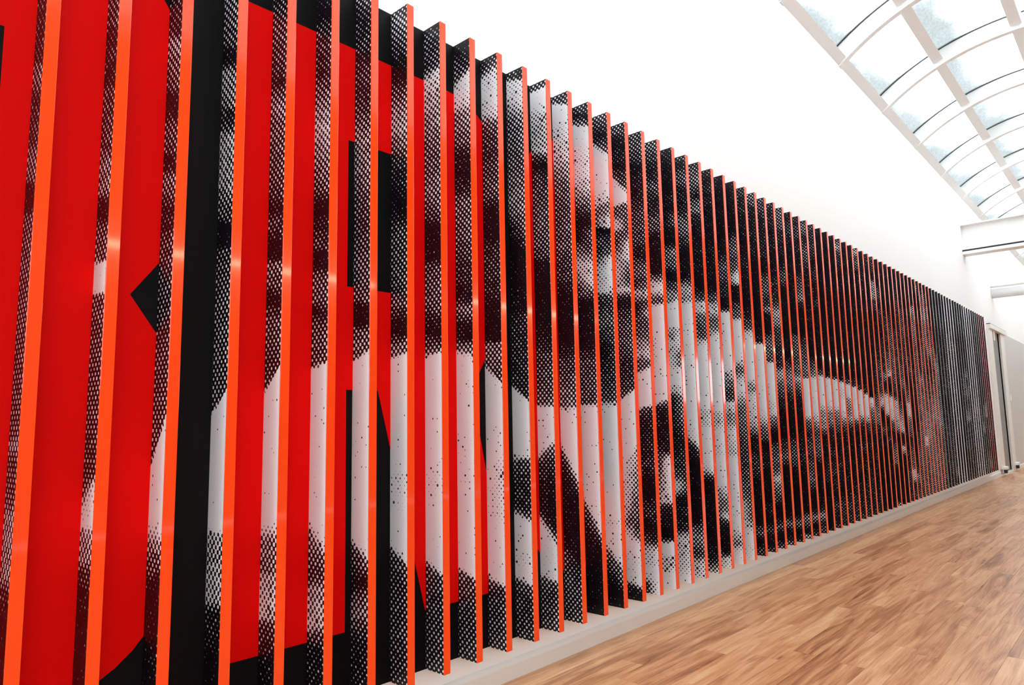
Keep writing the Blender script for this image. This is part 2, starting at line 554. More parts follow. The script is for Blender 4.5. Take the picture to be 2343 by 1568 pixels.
for k in range(4):
    lo, hi = (ang[k], ang[k + 1]) if k < 2 else (ang[k + 1], ang[k])     # from the pane's lower edge upwards
    vs_, fs, uvs = [], [], []
    n = 10
    for j in range(n + 1):
        a = lo + (hi - lo) * j / n
        for q, xx in enumerate((0.03, RIB_STEP - 0.03)):
            y, z = vault(a, VR + 0.16)
            vs_.append((xx, y, z))
            uvs.append((q, j / n))
    for j in range(n):
        fs.append((2 * j, 2 * j + 1, 2 * j + 3, 2 * j + 2))
    me = poly_mesh('pane', vs_, fs)
    ul = me.uv_layers.new(name='pane')
    for lp in me.loops:
        ul.data[lp.index].uv = uvs[lp.vertex_index]
    me.materials.append(M_GLASS)
    pane_mes.append(me)
    g = arc_bar('gasket', RIB_STEP - 0.042, RIB_STEP - 0.03, lo, hi, VR + 0.148, VR + 0.156, 8)
    g.materials.append(M_GASKET_SHADE)
    gas_mes.append(g)
for i in n_ribs:
    x = RIB_X0 + RIB_STEP * i
    if X_NEAR < x < X_FAR:
        o = link('rib', rib_me, None, skylight, (x, 0, 0))
    if X_NEAR - 0.5 < x < X_FAR - RIB_STEP + 0.5:
        for k in range(5):
            link('purlin', pur_mes[k], None, skylight, (x, 0, 0))
        for k in range(4):
            pn = link('pane', pane_mes[k], None, skylight, (x, 0, 0))
            link('gasket', gas_mes[k], None, pn)

# ------------------------------------------------------------------ beams and pipes across the corridor
bm_ = tag(empty('steel_beam', (10.17, 0.096, 3.19)), 'white steel I-beam crossing the corridor below the skylight', 'beam')
yb0 = Y_OPP - 0.1
box('top_flange', (10.07, 10.27, yb0, WALL_Y + 0.02, 3.618, 3.632), M_STEEL, bm_)
box('web', (10.155, 10.185, yb0, WALL_Y + 0.02, 3.285, 3.618), M_STEEL, bm_)
box('bottom_flange', (10.07, 10.27, yb0, WALL_Y + 0.02, 3.262, 3.285), M_STEEL, bm_)
box('gap_shade_strip', (10.085, 10.255, yb0, WALL_Y + 0.02, 3.238, 3.262), M_GASKET_SHADE, bm_)  # dark strip standing in for the shade in the beam's gap
box('cover_plate', (10.07, 10.27, yb0, WALL_Y + 0.02, 3.196, 3.238), M_STEEL, bm_)
pipe1 = link('duct_pipe', tube_mesh('duct_pipe', (0, 0, 0), (0, yb0 - WALL_Y - 0.02, 0), 0.078, 32), M_STEEL, loc=(12.27, WALL_Y + 0.02, 2.905))
tag(pipe1, 'thick white round pipe crossing beyond the steel beam', 'pipe')
pipe2 = link('conduit_pipe', tube_mesh('conduit_pipe', (0, 0, 0), (0, yb0 - WALL_Y - 0.02, 0), 0.024, 20), M_STEEL, loc=(12.2, WALL_Y + 0.02, 3.015))
tag(pipe2, 'thin white conduit running just above the thick pipe', 'pipe')

# ------------------------------------------------------------------ door at the end of the mural
door = tag(box('door_1', (DOOR_X0 + 0.02, DOOR_X1 - 0.1, WALL_Y + 0.004, WALL_Y + 0.04, 0.01, DOOR_TOP), M_DOORLEAF), 'narrow grey sliding door in a white frame past the mural', kind='structure')
box('dark_gap', (DOOR_X1 - 0.1, DOOR_X1, WALL_Y + 0.03, WALL_Y + 0.16, 0.0, DOOR_TOP), M_DARK, door)
box('door_jamb', (11.40, DOOR_X0, WALL_Y - 0.03, WALL_Y + 0.1, 0.10, DOOR_TOP), M_TRIM, door, 0.004)
box('door_jamb', (DOOR_X1, 12.84, WALL_Y - 0.03, WALL_Y + 0.1, 0.0, DOOR_TOP), M_TRIM, door, 0.004)
box('door_casing', (12.84, 12.97, WALL_Y - 0.015, WALL_Y + 0.02, 0.0, DOOR_TOP), M_TRIM, door, 0.003)
box('door_header', (11.44, 12.98, WALL_Y - 0.06, WALL_Y + 0.1, DOOR_TOP - 0.005, DOOR_TOP + 0.065), M_TRIM, door, 0.004)
box('header_track', (11.44, 12.98, WALL_Y - 0.05, WALL_Y + 0.05, DOOR_TOP + 0.065, DOOR_TOP + 0.076), M_DARK, door)
box('header_bracket', (11.86, 11.98, WALL_Y - 0.025, WALL_Y + 0.1, DOOR_TOP - 0.16, DOOR_TOP), M_TRIM, door, 0.004)
box('door_sill', (11.40, 12.60, WALL_Y - 0.03, WALL_Y + 0.2, 0.0, 0.03), M_TRIM, door, 0.003)
for xg in (11.47, 12.70):
    g = box('floor_guide', (xg, xg + 0.20, WALL_Y - 0.075, WALL_Y - 0.02, 0.09, 0.135), M_PLASTIC, door, 0.008)
    box('guide_roller', (xg + 0.06, xg + 0.13, WALL_Y - 0.07, WALL_Y - 0.03, 0.035, 0.09), M_DARK, g, 0.006)
tag(box('trim_1', (12.98, X_FAR, WALL_Y - 0.006, WALL_Y + 0.01, 0.06, 2.30), M_GREYWALL), 'grey painted lower wall beyond the door', kind='structure')
sw = tag(box('light_switch', (13.06, 13.13, WALL_Y - 0.016, WALL_Y - 0.006, 1.15, 1.26), M_PLASTIC, None, 0.002), 'small white light switch on the grey wall past the door', 'switch')
box('rocker', (13.08, 13.11, WALL_Y - 0.021, WALL_Y - 0.016, 1.18, 1.23), M_PLASTIC, sw, 0.001)

# lamps in the room opposite, seen only as glints on the slat edges
for x in (2.0, 6.5, 15.5, 20.0):
    t_ = tag(empty('strip_light', (x, Y_ROOM + 0.06, 2.62)), 'slim strip light on the wall opposite the mural', 'light', 'strip lights opposite the mural')
    box('housing', (x - 1.6, x + 1.6, Y_ROOM, Y_ROOM + 0.05, 2.62, 2.68), M_STEEL, t_)
    link('tube', tube_mesh('tube', (-1.55, 0.03, 0.0), (1.55, 0.03, 0.0), 0.02, 12), M_TUBE, t_)

# ------------------------------------------------------------------ the slatted mural
# tone of the printed picture down every slat, top to bottom:
# height at the wall side, height at the front edge (mm above the slat's foot), tone at both (per cent white)
PRINTS = {
    -8: '1719,1675,20,20 1569,1532,30,30 1422,1392,20,20 1279,1256,30,30 1116,1100,30,30 883,878,30,30 709,712,35,35 539,551,25,25 416,433,5,5',
    -7: '1786,1742,22,22 1640,1603,20,20 1614,1577,42,42 1572,1537,35,35 1556,1522,22,22 1446,1417,25,25 1415,1387,40,40 1354,1329,36,36 1333,1309,8,8 1288,1265,8,8 1267,1246,32,32 1197,1179,34,34 1103,1089,34,34 982,973,33,33 783,783,33,33 760,760,50,50 727,729,30,30 635,641,35,35 608,615,52,52 481,494,50,50 455,469,25,25 402,418,10,10 371,389,2,2',
    -6: '1853,1809,32,32 1789,1748,30,30 1772,1731,16,16 1709,1671,22,22 1641,1605,12,12 1618,1584,30,30 1462,1434,32,32 1434,1407,48,48 1358,1334,44,44 1331,1308,12,12 1298,1277,12,12 1277,1256,36,36 1188,1172,36,36 1178,1169,98,98 1114,1106,98,98 1106,1092,36,36 993,984,34,34 840,837,34,34 749,750,30,30 700,703,30,30 660,693,34,34 592,674,80,80 572,580,95,95 563,571,60,60 495,506,50,50 466,479,25,25 409,424,10,10 371,388,2,2',
    -5: '1920,1876,26,26 1840,1799,22,22 1797,1758,48,48 1760,1723,42,42 1676,1641,34,34 1652,1618,12,12 1598,1566,14,14 1580,1549,36,36 1503,1475,34,34 1486,1458,12,12 1451,1425,14,14 1439,1413,42,42 1381,1357,38,38 1352,1330,18,18 1300,1280,20,20 1277,1258,34,34 1181,1165,34,34 1004,995,32,32 894,890,34,34 702,827,38,38 686,814,100,100 571,548,100,100 545,534,65,65 493,504,45,45 442,455,30,30 412,425,10,10 281,300,8,8 261,280,5,25 188,210,2,2',
    -4: '1987,1943,42,42 1857,1817,36,36 1831,1792,12,12 1798,1761,16,16 1779,1743,50,50 1677,1644,46,46 1652,1620,25,25 1607,1577,30,30 1589,1559,55,55 1439,1415,52,52 1415,1391,42,42 1353,1332,36,36 1335,1315,6,6 1281,1262,6,6 1262,1245,34,34 1113,1101,38,38 1014,1005,40,40 898,938,38,38 827,888,38,38 815,880,100,100 538,538,100,100 516,525,60,60 462,472,50,50 440,451,55,55 353,368,60,60 327,342,25,25 236,255,15,15 215,235,1,1',
    -3: '2055,2011,30,30 1971,1930,36,36 1827,1791,30,30 1794,1759,20,20 1733,1700,50,50 1673,1642,42,42 1580,1552,40,40 1449,1425,32,32 1410,1388,10,10 1377,1356,32,32 1332,1313,20,20 1300,1282,6,6 1275,1257,6,6 1249,1233,45,45 1192,1178,38,38 1142,1129,10,10 1117,1105,30,30 1067,1057,42,42 969,962,30,30 887,959,36,36 875,950,100,100 533,540,100,100 515,524,75,75 486,496,50,50 406,418,48,48 371,384,60,60 280,297,62,62 258,275,35,35 191,210,22,22 108,131,10,10',
    -2: '2122,2078,14,14 2078,2035,8,8 2041,2000,25,25 1983,1944,30,30 1889,1853,22,22 1797,1763,45,45 1691,1661,60,60 1635,1606,52,52 1551,1526,45,45 1496,1472,35,35 1448,1426,8,8 1387,1367,20,20 1333,1314,34,34 1299,1282,6,6 1266,1249,8,8 1239,1223,42,42 1159,1146,40,40 1126,1114,14,14 1080,1070,40,40 990,982,42,42 961,973,42,42 951,964,100,100 535,477,100,100 492,423,50,50 370,382,35,35 328,342,55,55 226,243,62,62 197,215,35,35 155,175,25,25 69,91,22,22',
    -1: '2189,2145,34,34 2112,2070,26,26 2013,1974,30,30 1997,1959,20,20 1937,1901,32,32 1862,1828,26,26 1795,1763,36,36 1721,1691,50,50 1589,1563,46,46 1495,1472,36,36 1409,1389,32,32 1302,1285,40,40 1183,1170,40,40 1155,1143,8,8 1107,1096,8,8 1086,1076,40,40 1046,1037,45,45 988,1017,45,45 978,1007,100,100 468,414,100,100 435,389,45,45 359,371,36,36 314,328,14,14 283,297,40,40 226,242,50,50 188,206,34,34 120,139,20,20 29,51,25,25',
    0: '2236,2193,30,30 2175,2134,50,50 2095,2056,36,36 2055,2017,30,30 2015,1979,10,10 1968,1932,10,10 1936,1902,30,30 1858,1826,50,50 1788,1758,56,56 1718,1690,42,42 1657,1630,28,28 1581,1556,25,25 1550,1527,10,10 1505,1483,12,12 1437,1417,36,36 1289,1273,40,40 1230,1216,36,36 1179,1166,40,40 1128,1117,14,14 1091,1081,10,10 1057,1048,42,42 1005,1018,50,50 995,1009,100,100 689,691,100,100 620,624,86,86 524,531,90,90 497,504,100,100 426,373,100,100 402,354,45,45 295,308,34,34 143,161,36,36 -11,11,30,30',
    1: '2230,2189,10,10 2197,2156,30,30 2113,2075,34,34 2055,2043,30,30 1997,2026,70,70 1947,1938,60,60 1857,1827,50,50 1744,1716,40,40 1624,1599,46,46 1537,1515,40,40 1505,1484,30,30 1474,1453,8,8 1364,1347,10,10 1333,1317,36,36 1195,1182,42,42 1149,1138,20,20 1104,1094,10,10 1073,1064,32,32 1021,1031,50,50 1010,1022,100,100 668,670,100,100 610,614,88,88 510,516,92,92 481,488,100,100 357,317,100,100 336,297,45,45 235,249,34,34 -18,3,38,38',
    2: '2236,2196,6,6 2171,2133,15,15 2127,2090,34,34 2058,2087,40,40 2015,2065,88,88 1972,1989,80,80 1938,1906,50,50 1836,1807,42,42 1785,1757,24,24 1710,1684,10,10 1651,1627,20,20 1602,1579,44,44 1470,1450,40,40 1372,1355,30,30 1291,1277,25,25 1251,1238,12,12 1195,1183,50,50 1148,1137,20,20 1100,1091,8,8 1070,1061,45,45 1046,1038,50,50 1035,1008,97,97 310,279,100,100 288,261,45,45 208,222,36,36 -43,-22,38,38',
    3: '2233,2195,18,18 2156,2181,30,30 2102,2111,80,80 2048,2015,90,90 1985,1962,72,72 1941,1910,42,42 1870,1841,30,30 1774,1807,30,30 1695,1671,40,40 1652,1629,34,34 1600,1578,12,12 1497,1478,10,10 1438,1420,30,30 1353,1338,30,30 1261,1248,25,25 1211,1199,8,8 1095,1086,10,10 1089,1080,45,45 1003,934,42,42 989,916,100,100 721,722,100,100 597,601,97,70 434,441,97,85 393,402,100,100 259,233,100,100 233,213,50,50 193,207,36,36 17,36,40,40',
    4: '2226,2190,24,24 2185,2150,30,30 2157,2142,75,75 2087,2054,80,80 2055,2022,60,60 1990,1959,45,45 1830,1803,40,40 1688,1664,50,50 1609,1588,42,50 1562,1542,14,45 1477,1459,5,25 1454,1436,4,4 1362,1347,5,5 1309,1294,10,10 1233,1220,14,14 1210,1198,25,25 1099,1090,28,28 1025,1018,30,30 936,874,30,30 921,856,100,100 688,689,100,100 666,668,85,85 641,644,40,40 552,556,28,28 467,473,30,30 453,425,60,60 442,411,100,100 333,343,95,95 270,282,85,85 229,207,95,95 208,187,45,45 132,147,32,32 -4,14,36,36',
    5: '2222,2187,30,30 2175,2174,38,38 2158,2158,96,96 2112,2087,96,96 2070,2038,62,62 1969,1940,58,58 1911,1883,62,62 1886,1859,30,30 1853,1826,12,12 1812,1786,30,30 1681,1658,40,40 1559,1540,42,42 1463,1445,34,34 1431,1414,10,10 1359,1344,5,5 1217,1206,4,4 1178,1167,12,12 1109,1100,20,20 1071,1063,34,34 917,913,40,40 856,853,45,45 845,842,100,100 727,727,97,97 664,724,100,100 649,709,55,55 622,625,30,30 519,523,18,18 445,452,15,12 423,366,50,20 408,302,95,95 284,238,90,90 212,196,95,95 194,175,50,50 140,154,36,36 -2,15,42,42',
    6: '2224,2190,34,34 2171,2142,40,40 2165,2130,100,100 2114,2082,100,100 2077,2046,85,85 2004,1975,70,70 1944,1916,66,66 1883,1857,55,55 1823,1798,45,45 1724,1701,38,38 1618,1598,40,40 1539,1521,40,40 1461,1445,34,34 1384,1369,28,28 1334,1320,14,14 1307,1294,6,6 1117,1108,6,6 1098,1090,20,20 1054,1047,28,28 1051,1044,30,30 960,955,42,42 853,850,50,50 841,839,80,80 821,819,100,100 719,579,100,100 700,542,60,60 645,497,25,25 530,494,15,15 415,422,8,8 301,311,16,6 263,274,40,6 203,215,48,20 114,128,40,40 -19,-2,38,38',
    7: '2203,2171,34,34 2161,2129,16,16 2136,2105,40,40 2119,2088,50,50 2110,2080,100,100 2064,2035,100,100 2026,1998,88,88 1964,1936,80,80 1901,1875,82,82 1847,1823,70,70 1798,1774,55,55 1744,1722,42,42 1695,1674,15,15 1647,1627,14,14 1644,1624,12,35 1606,1586,12,40 1557,1539,36,36 1517,1499,50,50 1477,1460,66,66 1404,1390,50,75 1373,1358,35,55 1333,1319,35,35 1309,1296,8,8 1246,1234,6,16 1187,1176,8,14 1128,1119,5,5 1100,1092,22,22 1062,1055,32,32 1059,1052,36,36 924,919,40,40 866,863,42,42 846,843,100,100 558,562,100,100 495,353,98,98 455,299,45,45 360,268,20,20 242,253,3,3 -12,4,2,2',
    8: '2212,2181,40,40 2164,2134,34,34 2125,2095,16,16 2090,2061,30,30 2071,2002,50,50 2062,1981,100,100 1875,1850,98,98 1832,1809,86,86 1790,1784,70,70 1751,1771,45,45 1730,1709,40,60 1705,1684,45,90 1676,1656,35,80 1673,1653,35,50 1671,1650,8,8 1646,1626,14,14 1629,1610,32,32 1579,1561,34,34 1549,1532,30,50 1524,1507,35,85 1483,1467,60,97 1425,1410,62,90 1375,1361,70,85 1359,1345,42,42 1318,1305,28,28 1260,1249,42,42 1211,1201,40,40 1167,1157,20,35 1118,1110,5,30 1070,1063,3,35 1067,1060,20,30 969,964,32,32 884,881,42,42 867,864,60,60 846,843,100,100 400,407,100,100 351,359,82,82 303,311,95,95 270,193,100,100 254,153,50,50 181,98,30,40 101,51,5,5 -19,-3,2,2',
    9: '2215,2184,34,34 2178,2148,38,38 2151,2122,22,22 2111,2082,12,12 2044,2017,24,24 2008,1982,10,10 1977,1951,30,30 1955,1873,38,38 1942,1826,100,100 1809,1821,100,100 1800,1800,45,45 1770,1748,40,40 1743,1722,70,40 1705,1685,85,40 1695,1675,80,40 1678,1658,40,40 1639,1620,25,65 1600,1582,30,75 1565,1548,50,75 1522,1506,70,45 1471,1455,75,35 1428,1413,70,40 1402,1388,80,70 1377,1363,45,35 1343,1330,16,16 1292,1280,28,28 1233,1222,40,40 1149,1140,40,40 1079,1071,34,34 1076,1068,25,25 992,986,28,28 886,934,42,42 873,917,100,100 711,711,100,100 556,708,100,100 522,661,90,60 411,417,80,40 327,334,60,30 293,260,80,50 276,227,95,95 176,187,85,85 92,73,95,95 68,48,30,30 10,24,8,8 -31,-16,2,2',
    10: '2214,2184,30,30 2153,2125,40,40 2084,2057,30,30 2038,2012,14,14 1992,1967,20,20 1923,1899,16,16 1864,1841,24,24 1810,1788,36,36 1765,1744,34,34 1734,1714,40,40 1711,1691,32,32 1661,1642,34,34 1608,1590,14,14 1581,1564,20,20 1554,1537,35,35 1510,1494,48,48 1474,1459,25,40 1439,1424,20,45 1408,1394,65,65 1377,1364,50,50 1351,1338,10,40 1307,1295,10,65 1268,1257,36,36 1203,1193,42,42 1138,1129,60,60 1087,1079,62,62 1084,1076,50,50 1081,1073,45,45 1015,1047,45,45 994,1026,95,95 989,1001,95,95 849,867,100,100 840,854,45,45 811,809,25,25 748,747,20,20 643,644,22,22 601,603,30,30 539,542,18,18 477,482,6,6 440,445,6,6 411,417,18,18 361,368,30,30 315,323,15,15 276,284,10,10 251,260,40,15 226,235,50,30 198,190,65,80 155,166,65,95 127,132,75,75 109,111,100,100 50,63,40,100 36,49,10,100 -9,5,10,95',
    11: '2224,2194,34,34 2176,2147,40,40 2104,2077,25,25 2033,2008,20,20 1976,1952,42,42 1915,1892,26,26 1845,1823,22,22 1798,1777,40,40 1752,1732,34,34 1705,1686,12,12 1582,1565,6,6 1579,1562,6,6 1576,1559,5,16 1534,1518,12,12 1511,1496,36,36 1488,1473,50,50 1466,1451,75,75 1443,1429,90,90 1420,1406,62,62 1397,1384,42,42 1370,1358,40,50 1352,1349,85,85 1339,1344,100,100 1249,1238,98,98 1190,1181,75,98 1061,1054,85,98 965,960,98,98 906,902,98,98 867,898,100,100 858,885,50,50 845,842,22,22 767,765,14,14 680,680,18,18 637,638,25,25 620,621,25,55 602,604,20,80 585,588,15,100 487,491,30,95 415,420,50,95 393,399,70,60 381,387,35,35 352,359,22,22 349,356,20,20 317,324,18,18 261,270,8,8 232,241,12,12 214,223,40,40 199,216,60,60 192,209,100,100 152,162,97,97 133,144,70,70 97,109,60,60 68,80,85,85 46,59,97,97 -4,9,100,100',
    12: '2217,2189,18,18 2168,2141,16,16 2095,2069,10,10 2046,2021,12,12 1997,1973,4,4 1949,1926,14,20 1901,1878,6,14 1852,1831,10,36 1814,1793,12,40 1771,1751,10,10 1713,1695,8,8 1690,1671,25,25 1666,1648,40,50 1605,1588,42,42 1602,1585,45,45 1580,1563,36,36 1542,1526,12,12 1509,1494,14,14 1485,1471,34,34 1443,1429,50,50 1415,1402,50,60 1382,1393,50,60 1373,1383,97,97 1275,1265,97,97 1248,1237,60,60 1215,1206,45,70 1192,1183,75,75 1160,1151,85,60 1114,1106,90,40 1064,1057,90,50 1032,1026,95,95 977,972,92,92 949,945,70,70 927,942,60,85 913,905,25,60 877,874,16,50 809,807,10,50 742,741,12,35 675,676,18,18 609,610,25,25 542,545,30,30 507,511,50,35 481,485,95,35 432,459,95,40 415,420,45,30 389,394,12,12 386,391,10,10 346,353,22,22 301,308,22,22 263,271,20,20 240,248,40,40 225,234,55,55 195,204,72,72 168,178,65,65 112,123,70,70 56,68,75,75 26,38,90,90 -12,2,100,100',
    13: '2209,2181,30,30 2168,2142,14,14 2108,2082,42,42 2068,2043,40,40 2027,2003,20,20 1958,1935,16,16 1908,1886,24,24 1858,1837,42,42 1809,1789,45,45 1760,1741,35,35 1711,1692,20,20 1686,1668,6,6 1628,1612,4,4 1625,1609,28,28 1622,1606,8,8 1619,1603,10,10 1578,1562,8,8 1544,1529,14,14 1520,1505,40,40 1481,1467,62,62 1442,1429,55,55 1413,1400,60,60 1399,1386,96,96 1108,1101,98,98 1075,1069,85,85 1042,1036,97,97 809,807,98,98 763,761,85,98 726,662,60,90 707,640,35,50 671,608,12,30 579,581,6,6 443,447,5,5 322,329,5,5 304,311,5,5 269,277,15,15 238,246,40,40 206,215,50,50 168,177,50,50 136,147,42,42 106,116,35,35 82,93,55,55 51,63,68,68 5,18,70,70',
    14: '2207,2181,25,25 2166,2140,38,38 2104,2079,46,46 2068,2043,30,30 2026,2003,20,20 1996,1973,42,42 1950,1928,50,50 1914,1892,30,30 1863,1842,14,14 1787,1768,10,10 1736,1718,16,16 1652,1635,14,14 1649,1632,20,20 1635,1618,14,14 1600,1584,5,5 1530,1515,4,4 1505,1491,10,10 1480,1466,25,25 1440,1427,40,40 1420,1408,75,75 1391,1379,75,75 1351,1340,48,48 1282,1272,36,36 1233,1224,45,45 1209,1200,70,70 1180,1171,92,92 1131,1123,100,100 865,862,98,98 837,834,70,70 799,797,72,72 761,759,75,75 732,731,97,97 642,643,96,96 590,592,80,98 543,546,70,97 511,500,55,55 492,486,30,30 455,459,10,10 385,390,6,6 382,387,6,6 148,158,5,5 116,126,12,12 68,79,22,22 29,40,40,40 5,17,60,60',
    15: '2204,2178,28,28 2161,2136,14,14 2119,2094,22,22 2076,2053,20,20 2023,2001,22,22 1971,1949,12,12 1892,1872,6,6 1840,1820,10,10 1788,1769,10,10 1736,1718,16,16 1675,1658,14,14 1672,1655,16,16 1621,1606,12,12 1560,1545,5,5 1519,1505,14,14 1488,1475,30,30 1458,1444,40,40 1427,1414,62,62 1396,1384,85,85 1381,1369,60,60 1341,1330,45,45 1290,1280,50,50 1260,1250,75,75 1235,1226,96,96 985,980,97,97 847,844,97,97 827,825,70,70 788,786,60,60 749,748,72,72 719,719,95,95 637,638,85,85 603,604,80,80 574,576,98,98 444,448,97,97 425,429,80,80 401,406,50,70 348,354,50,50 292,299,50,50 289,296,45,45 286,293,60,60 261,268,35,85 244,252,15,50 219,227,15,15 170,179,12,12 96,106,6,6 71,82,25,25 51,62,35,60 38,50,65,80 6,17,75,75',
    16: '2198,2173,10,10 2138,2114,12,12 2056,2034,5,5 1948,1927,6,6 1841,1822,5,5 1761,1743,10,10 1724,1707,22,22 1698,1682,30,30 1695,1679,30,30 1670,1653,40,40 1617,1601,36,36 1564,1550,24,24 1506,1493,22,22 1464,1451,6,6 1433,1421,4,4 1420,1408,30,30 1404,1392,55,55 1394,1382,100,100 1277,1267,90,90 1246,1237,97,97 1086,1080,97,97 1061,1055,75,75 1020,1015,55,55 985,980,42,42 982,977,50,50 969,964,40,40 928,924,30,30 893,889,45,45 877,874,85,85 847,844,70,70 807,805,50,50 756,755,60,60 716,716,85,85 631,632,70,70 592,593,65,65 567,569,92,92 448,452,97,97 409,413,97,97 277,284,98,98 274,281,97,97 254,261,80,80 236,244,96,96 173,181,90,90 139,148,60,60 97,106,50,50 71,81,75,75 42,52,92,92 4,15,95,95',
    17: '2201,2176,10,10 2089,2067,6,6 1923,1903,5,5 1874,1854,15,30 1841,1822,35,35 1786,1768,40,40 1722,1705,36,36 1719,1702,34,34 1716,1699,36,36 1676,1660,30,50 1638,1622,40,85 1595,1580,35,75 1573,1559,15,15 1535,1521,8,8 1492,1479,6,6 1471,1458,30,30 1417,1405,40,40 1385,1374,40,40 1358,1358,85,85 1350,1347,100,100 1141,1133,98,98 1120,1113,70,70 1078,1071,45,45 1036,1030,60,60 1004,999,85,85 1001,996,70,70 988,983,95,95 931,927,80,80 899,896,55,55 832,830,45,45 754,753,45,45 677,677,36,36 626,627,30,30 549,552,30,30 473,477,36,36 397,402,50,36 394,399,45,35 352,357,60,36 286,293,85,40 220,228,90,45 217,225,75,40 214,222,90,40 211,219,95,45 175,183,97,60 134,143,95,95 54,64,85,85 2,13,90,90',
    18: '2206,2182,30,30 2142,2119,22,22 2052,2030,24,24 1988,1967,8,8 1937,1917,14,14 1886,1867,5,5 1810,1792,4,4 1785,1768,20,20 1735,1718,25,25 1672,1656,16,16 1609,1595,10,10 1516,1503,5,5 1454,1442,10,10 1404,1393,25,25 1361,1350,34,34 1324,1314,45,45 1306,1296,80,80 1257,1248,98,98 1096,1089,98,98 1031,1026,97,97 999,994,60,60 956,952,55,55 924,920,80,80 881,878,85,85 828,826,80,80 786,784,65,65 743,742,60,60 712,711,45,45 680,680,25,25 643,644,16,16 591,592,22,22 538,541,30,30 535,538,25,25 532,535,30,30 493,496,28,28 442,446,20,20 409,413,4,4 199,207,2,2 174,182,15,15 141,149,36,36 112,121,36,36 91,100,14,14 50,60,12,12 21,31,30,30',
    19: '2208,2184,42,42 2149,2126,36,36 2116,2094,20,20 2017,1997,22,22 1939,1920,20,20 1855,1837,20,20 1790,1773,6,6 1693,1678,4,4 1502,1489,2,2 1356,1345,6,6 1324,1314,15,15 1269,1260,25,25 1266,1257,25,25 1250,1241,50,50 1241,1233,100,100 883,879,98,98 834,831,95,95 801,799,75,75 747,745,50,50 692,692,40,40 660,660,30,30 644,644,6,6 601,602,5,5 568,570,20,20 504,507,25,25 501,504,28,28 493,496,18,18 476,479,6,6 450,453,4,15 424,428,2,2 290,296,2,2 260,266,4,30 226,233,4,25 204,212,2,2 162,170,10,10 140,149,30,30 111,119,34,34 85,94,10,10 47,56,4,4 26,36,20,20 0,11,35,35',
    20: '2208,2185,30,30 2114,2092,26,26 2013,1993,20,20 1913,1895,20,20 1834,1816,20,20 1781,1764,6,6 1728,1712,10,10 1695,1680,35,35 1616,1602,40,40 1564,1550,32,32 1518,1505,20,20 1486,1473,30,60 1453,1441,10,25 1414,1403,4,4 1337,1327,5,5 1311,1301,30,30 1280,1271,42,42 1252,1243,45,45 1195,1187,42,42 1149,1142,36,36 1135,1128,90,90 1126,1120,100,100 929,925,98,98 873,870,75,75 828,826,80,80 795,793,55,55 750,749,40,40 717,716,20,20 694,694,4,4 650,650,5,5 623,623,30,30 551,553,40,40 521,523,38,38 476,479,36,36 440,444,55,55 409,413,68,68 378,383,50,50 334,339,42,42 290,296,32,32 255,261,10,10 228,235,2,2 184,192,4,4 158,166,25,25 123,131,42,42 97,106,20,20 66,76,5,5 36,46,12,12 10,20,36,36',
    21: '2207,2185,25,25 2111,2090,20,20 2008,1988,14,14 1926,1908,20,20 1858,1841,10,10 1736,1721,16,16 1669,1654,25,25 1602,1588,22,22 1535,1522,30,30 1481,1470,60,60 1415,1404,50,50 1369,1358,34,34 1291,1282,30,30 1288,1279,28,28 1203,1195,25,25 1128,1121,25,25 1087,1081,60,60 1047,1041,60,60 1000,995,40,40 931,927,30,30 874,871,16,16 816,814,6,6 668,668,4,4 651,652,18,18 600,601,30,30 544,546,40,40 531,533,36,36 499,502,30,30 481,484,6,6 173,180,2,2 151,158,30,30 124,132,50,50 97,105,20,20 70,79,3,3 39,48,12,12 8,17,36,36',
    22: '2205,2183,36,36 2120,2099,40,40 2050,2030,25,25 1966,1947,20,20 1861,1844,16,16 1792,1776,25,25 1737,1722,36,36 1689,1674,25,25 1634,1620,8,8 1517,1505,3,3 1347,1338,3,3 1206,1198,3,3 1188,1181,20,20 1123,1116,30,30 1075,1069,50,50 1034,1029,50,50 981,976,36,36 922,918,22,22 863,860,16,16 816,814,5,5 676,676,4,4 653,653,25,25 566,567,36,36 524,526,32,32 482,485,25,25 445,448,6,6 319,324,2,2 162,169,2,2 135,142,35,35 107,115,45,45 75,83,12,12 48,56,3,3 20,29,15,15 2,11,30,30',
    23: '2207,2186,12,12 2100,2079,30,30 2049,2030,22,22 1978,1959,14,14 1907,1889,8,8 1814,1798,10,10 1709,1694,14,14 1603,1590,5,5 1429,1418,2,2 1366,1356,3,3 1339,1329,40,40 1313,1304,36,36 1239,1231,36,36 1160,1153,34,34 1099,1093,42,42 1051,1045,62,62 996,991,40,40 936,932,22,22 858,855,6,6 708,708,4,4 679,678,12,12 590,591,22,22 501,503,20,20 498,500,22,22 440,444,10,10 388,392,3,3 213,219,2,2 165,172,12,12 133,140,50,50 95,103,42,42 62,70,10,10 34,43,14,14 15,24,50,50',
    24: '2209,2188,18,18 2128,2108,30,30 2018,2000,22,22 1887,1871,10,10 1815,1799,5,5 1779,1763,25,25 1692,1678,40,40 1621,1607,50,50 1585,1572,20,20 1549,1537,3,3 1371,1362,3,3 1343,1334,20,20 1286,1277,30,30 1199,1191,36,36 1118,1111,45,45 1068,1062,35,35 1056,1050,85,85 1049,1044,100,100 840,837,100,100 809,807,95,95 791,789,65,65 754,753,40,40 675,675,25,25 584,585,34,34 524,525,28,28 510,512,30,30 441,444,40,30 402,406,70,30 363,367,40,40 305,310,22,22 276,281,3,3 189,195,3,3 150,157,25,25 117,124,55,55 88,96,35,35 64,72,4,4 35,44,10,10 11,20,30,30',
